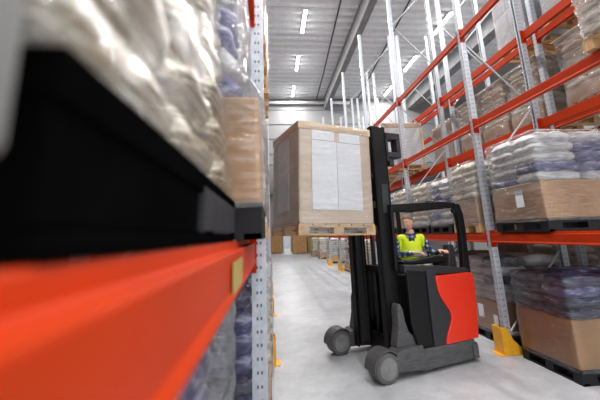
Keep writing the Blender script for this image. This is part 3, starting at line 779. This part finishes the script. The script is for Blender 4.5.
# ------------------------------------------------------------------ driver
def build_person():
    sk = []; ed = []; rad = []
    def V(p, r, parent=None):
        sk.append(p); rad.append(r if isinstance(r, tuple) else (r, r))
        if parent is not None: ed.append((parent, len(sk)-1))
        return len(sk)-1
    pel = V((0,.0,.10), (.150,.115)); bel = V((0,-.01,.25), (.145,.115), pel); che = V((0,-.005,.41), (.155,.115), bel)
    upc = V((0,.005,.53), (.115,.088), che); nb = V((0,.005,.615), .064, upc); V((0,-.012,.72), .056, nb)
    sh = {-1: (-.175,.01,.555), 1: (.175,.01,.555)}
    el = {-1: (-.262,-.075,.30), 1: (.305,-.03,.32)}
    wr = {-1: (.0,-.235,.352), 1: (.375,-.21,.372)}
    for s in (-1, 1):
        a = V((s*.10,.008,.545), (.085,.075), upc); b = V(sh[s], (.062,.062), a)
        m = V(tuple((Vector(sh[s])*.5+Vector(el[s])*.5)), .053, b); c = V(el[s], .046, m)
        m2 = V(tuple((Vector(wr[s])*.5+Vector(el[s])*.5)), .042, c); V(wr[s], .030, m2)
        h = V((s*.085,-.03,.09), (.085,.08), pel); m = V((s*.10,-.23,.10), .078, h); k = V((s*.115,-.42,.10), .060, m)
        c2 = V((s*.115,-.40,-.12), .056, k); an = V((s*.115,-.35,-.50), .040, c2)
        hl = V((s*.115,-.36,-.545), .042, an); V((s*.125,-.50,-.56), (.042,.030), hl)
    me = bpy.data.meshes.new('tmp'); me.from_pydata(sk, ed, []); o = bpy.data.objects.new('tmp', me); COL.objects.link(o)
    o.modifiers.new('skin', 'SKIN'); ss = o.modifiers.new('sub', 'SUBSURF'); ss.levels = 2
    for i, r in enumerate(rad):
        q = me.skin_vertices[0].data[i]; q.radius = r; q.use_root = (i == 0)
    dg = bpy.context.evaluated_depsgraph_get(); ev = o.evaluated_get(dg); bm = bmesh.new(); bm.from_mesh(ev.to_mesh())
    bpy.data.objects.remove(o); bpy.data.meshes.remove(me)
    MATS = [M_skin, M_plaid, M_trou, M_blackp, M_eye, M_iris, M_lip, M_teeth]
    bm.normal_update()
    def isarm(c):
        if abs(c.x) > .192 and c.z > .15: return True
        if c.y < -.15 and c.z > .24: return True
        return False
    vestf = []; bandf = []
    for f in bm.faces:
        c = f.calc_center_median(); f.smooth = True
        if c.z > .625: f.material_index = 0
        elif c.z < -.49: f.material_index = 3
        elif c.z < .15: f.material_index = 2
        else: f.material_index = 1
        if .13 < c.z < .605 and not isarm(c):
            if c.y < 0 and abs(c.x) < (c.z-.46)*.42: continue
            if c.z > .585 and abs(c.x) < .07: continue
            vestf.append([(v.co.copy(), v.normal.copy()) for v in f.verts])
    def shell(name, faces, d, m, parent):
        b = bmesh.new(); cache = {}
        for fv in faces:
            vs = []
            for co, n in fv:
                k = (round(co.x,5), round(co.y,5), round(co.z,5))
                if k not in cache: cache[k] = b.verts.new(co + n*d)
                vs.append(cache[k])
            try: b.faces.new(vs).smooth = True
            except ValueError: pass
        me = bpy.data.meshes.new(name); b.to_mesh(me); b.free(); me.materials.append(m)
        ob = link(name, me, parent); so = ob.modifiers.new('thick', 'SOLIDIFY'); so.thickness = .006; so.offset = 1
        return ob
    # head
    hc = Vector((-.022,-.034,.803)); HR = Matrix.Rotation(math.radians(-9), 3, 'Y') @ Matrix.Rotation(math.radians(-40), 3, 'Z') @ Matrix.Rotation(math.radians(6), 3, 'X')
    nu, nv = 40, 30; hv = []; hl = []
    def g(a, b, s): return math.exp(-((a-b)/s)**2)
    for i in range(nv+1):
        ph = -PI/2 + PI*i/nv
        for j in range(nu):
            th = 2*PI*j/nu
            x = math.cos(ph)*math.cos(th); y = math.cos(ph)*math.sin(th); z = math.sin(ph)
            p = Vector((x*.076, y*.096, z*.118))
            if z < 0: p.x *= 1 - .26*(-z)**1.3; p.y = p.y*(1-.10*(-z)) - .012*(-z)
            if z > .3: p.x *= 1 + .03
            fr = max(0, -y)**2
            if p.y < 0:
                p.y -= .020*g(p.x,0,.011)*g(p.z,-.022,.017) + .010*g(p.x,0,.009)*g(p.z,.005,.02)   # nose
                p.y -= .005*g(p.z,.030,.010)*g(p.x,0,.045)                                      # brow
                p.y += .010*(g(p.x,.031,.014)+g(p.x,-.031,.014))*g(p.z,.010,.012)               # sockets
                p.y -= .005*(g(p.x,.038,.016)+g(p.x,-.038,.016))*g(p.z,-.025,.016)              # cheeks
                p.y -= .005*g(p.x,0,.02)*g(p.z,-.058,.006) + .009*g(p.x,0,.02)*g(p.z,-.095,.014) # lips, chin
                p.y += .004*g(p.x,0,.025)*g(p.z,-.075,.007)
            hl.append(p)
    verts = [bm.verts.new(hc + HR @ p) for p in hl]
    hair = []
    for i in range(nv):
        for j in range(nu):
            q = (j+1) % nu; ids = (i*nu+j, i*nu+q, (i+1)*nu+q, (i+1)*nu+j)
            f = bm.faces.new([verts[k] for k in ids]); f.smooth = True
            c = (hl[ids[0]]+hl[ids[1]]+hl[ids[2]]+hl[ids[3]])/4
            f.material_index = 0
            if c.y < -.05:
                if abs(c.z+.060-abs(c.x)*.25) < .0065 and abs(c.x) < .029: f.material_index = 7
                elif abs(c.z+.060-abs(c.x)*.25) < .0125 and abs(c.x) < .034: f.material_index = 6
            lim = .030 - (.62 if c.y < 0 else .85)*c.y
            if c.z > lim: hair.append([(hc + HR @ hl[k], (HR @ Vector((hl[k].x/.0058, hl[k].y/.0092, hl[k].z/.0139))).normalized()) for k in ids])
    def ball(c, r, m, sc=(1,1,1)):
        n0 = len(bm.faces)
        mt = Matrix.Translation(hc) @ HR.to_4x4() @ Matrix.Translation(c) @ Matrix.Diagonal((*sc, 1))
        r_ = bmesh.ops.create_uvsphere(bm, u_segments=12, v_segments=8, radius=r, matrix=mt)
        for v in r_['verts']:
            for f in v.link_faces: f.material_index = m; f.smooth = True
    for s in (-1, 1):
        ball(Vector((s*.031,-.0745,.010)), .0125, 4, (1.1,1,.7)); ball(Vector((s*.031,-.0845,.010)), .0055, 5, (1,.8,1))
        ball(Vector((s*.077,.012,-.008)), .020, 0, (.35,.8,1.6))
        ball(Vector((s*.031,-.0865,.0285)), .014, 6, (1.3,.35,.22))
    # hands: palm, four unequal fingers, thumb; curled over the console
    def tubes(pts, rad, m, n=8):
        b = MB(); b.tube(pts, rad, n); vv = [bm.verts.new(p) for p in b.v]
        for f in b.f:
            try: ff = bm.faces.new([vv[k] for k in f]); ff.material_index = m; ff.smooth = True
            except ValueError: pass
    for s in (-1, 1):
        w = Vector(wr[s]); d = (w - Vector(el[s])).normalized(); d = Vector((d.x, d.y, 0)).normalized()
        side = Vector((d.y, -d.x, 0))*(1 if s > 0 else -1)        # towards the thumb
        up = Vector((0,0,1)); pc = w + d*.05 - up*.006
        pts = [w - d*.03, w + d*.01, w + d*.05, w + d*.088]
        b = MB()
        # flattened palm
        rings = [(w-d*.03, .026, .024), (w+d*.012, .030, .020), (w+d*.05, .041, .017), (w+d*.085, .040, .014), (w+d*.097, .030, .009)]
        K = 12; base = []
        for c, a, h in rings:
            base.append([bm.verts.new(c + side*a*math.cos(2*PI*k/K) + up*h*math.sin(2*PI*k/K)) for k in range(K)])
        for i in range(len(base)-1):
            for k in range(K):
                f = bm.faces.new((base[i][k], base[i][(k+1)%K], base[i+1][(k+1)%K], base[i+1][k])); f.smooth = True
        bm.faces.new(base[-1]); 
        for k, (off, L) in enumerate(((.030,.070),(.010,.080),(-.010,.074),(-.029,.058))):
            r0 = w + d*.085 + side*off
            tubes([r0 - d*.02, r0 + d*L*.3 + up*.004, r0 + d*L*.70 - up*.010, r0 + d*L*.92 - up*.028], [.0105,.0100,.0090,.0068], 0)
        r0 = w + d*.025 + side*.026
        tubes([r0 - side*.012, r0 + side*.022 + d*.022 - up*.006, r0 + side*.034 + d*.052 - up*.014, r0 + side*.034 + d*.070 - up*.020], [.015,.0125,.0105,.008], 0)
    # shirt collar wings
    n = len(bm.verts)
    bmesh.ops.recalc_face_normals(bm, faces=bm.faces)
    me = bpy.data.meshes.new('person'); bm.to_mesh(me); bm.free()
    for m in MATS: me.materials.append(m)
    p = bpy.data.objects.new('person', me); COL.objects.link(p)
    shell('vest', vestf, .012, M_vest, p)
    bandf = []
    band = []
    for fv in vestf:
        zc = sum(v[0].z for v in fv)/len(fv)
        if .30 < zc < .365: band.append(fv)
    rb = shell('reflective_band', band, .019, M_refl, p); rb['label'] = 'silver reflective band'
    shell('hair', hair, .003, M_hair, p)
    col = MB()
    for s in (-1, 1):
        col.add([(s*.012,-.108,.555),(s*.075,-.070,.625),(s*.062,-.040,.655),(s*.012,-.085,.612),(s*.05,-.118,.570)], [(0,4,1,2,3)])
    cb = col.build('collar', M_plaid, p); so = cb.modifiers.new('t','SOLIDIFY'); so.thickness = .006
    return p
person = build_person()
tag(person, 'smiling driver in yellow reflective vest and plaid shirt seated in the forklift cab', 'person')
pl = Vector((1.09, .02, 0)); pl.rotate(Matrix.Rotation(TR, 3, 'Z'))
person.location = TO + pl + Vector((0, 0, 1.055)); person.rotation_euler = (0, 0, TR + math.radians(-33))

# ------------------------------------------------------------------ render look
v = S.view_settings; S.display_settings.display_device = 'sRGB'
v.view_transform = 'Standard'; v.look = 'None'; v.gamma = 1; v.use_curve_mapping = False; v.exposure = 0.3
S.cycles.use_denoising = True; S.cycles.max_bounces = 8; S.cycles.transparent_max_bounces = 16
S.cycles.use_light_tree = True; S.cycles.caustics_reflective = False; S.cycles.caustics_refractive = False
S.cycles.sample_clamp_indirect = 6
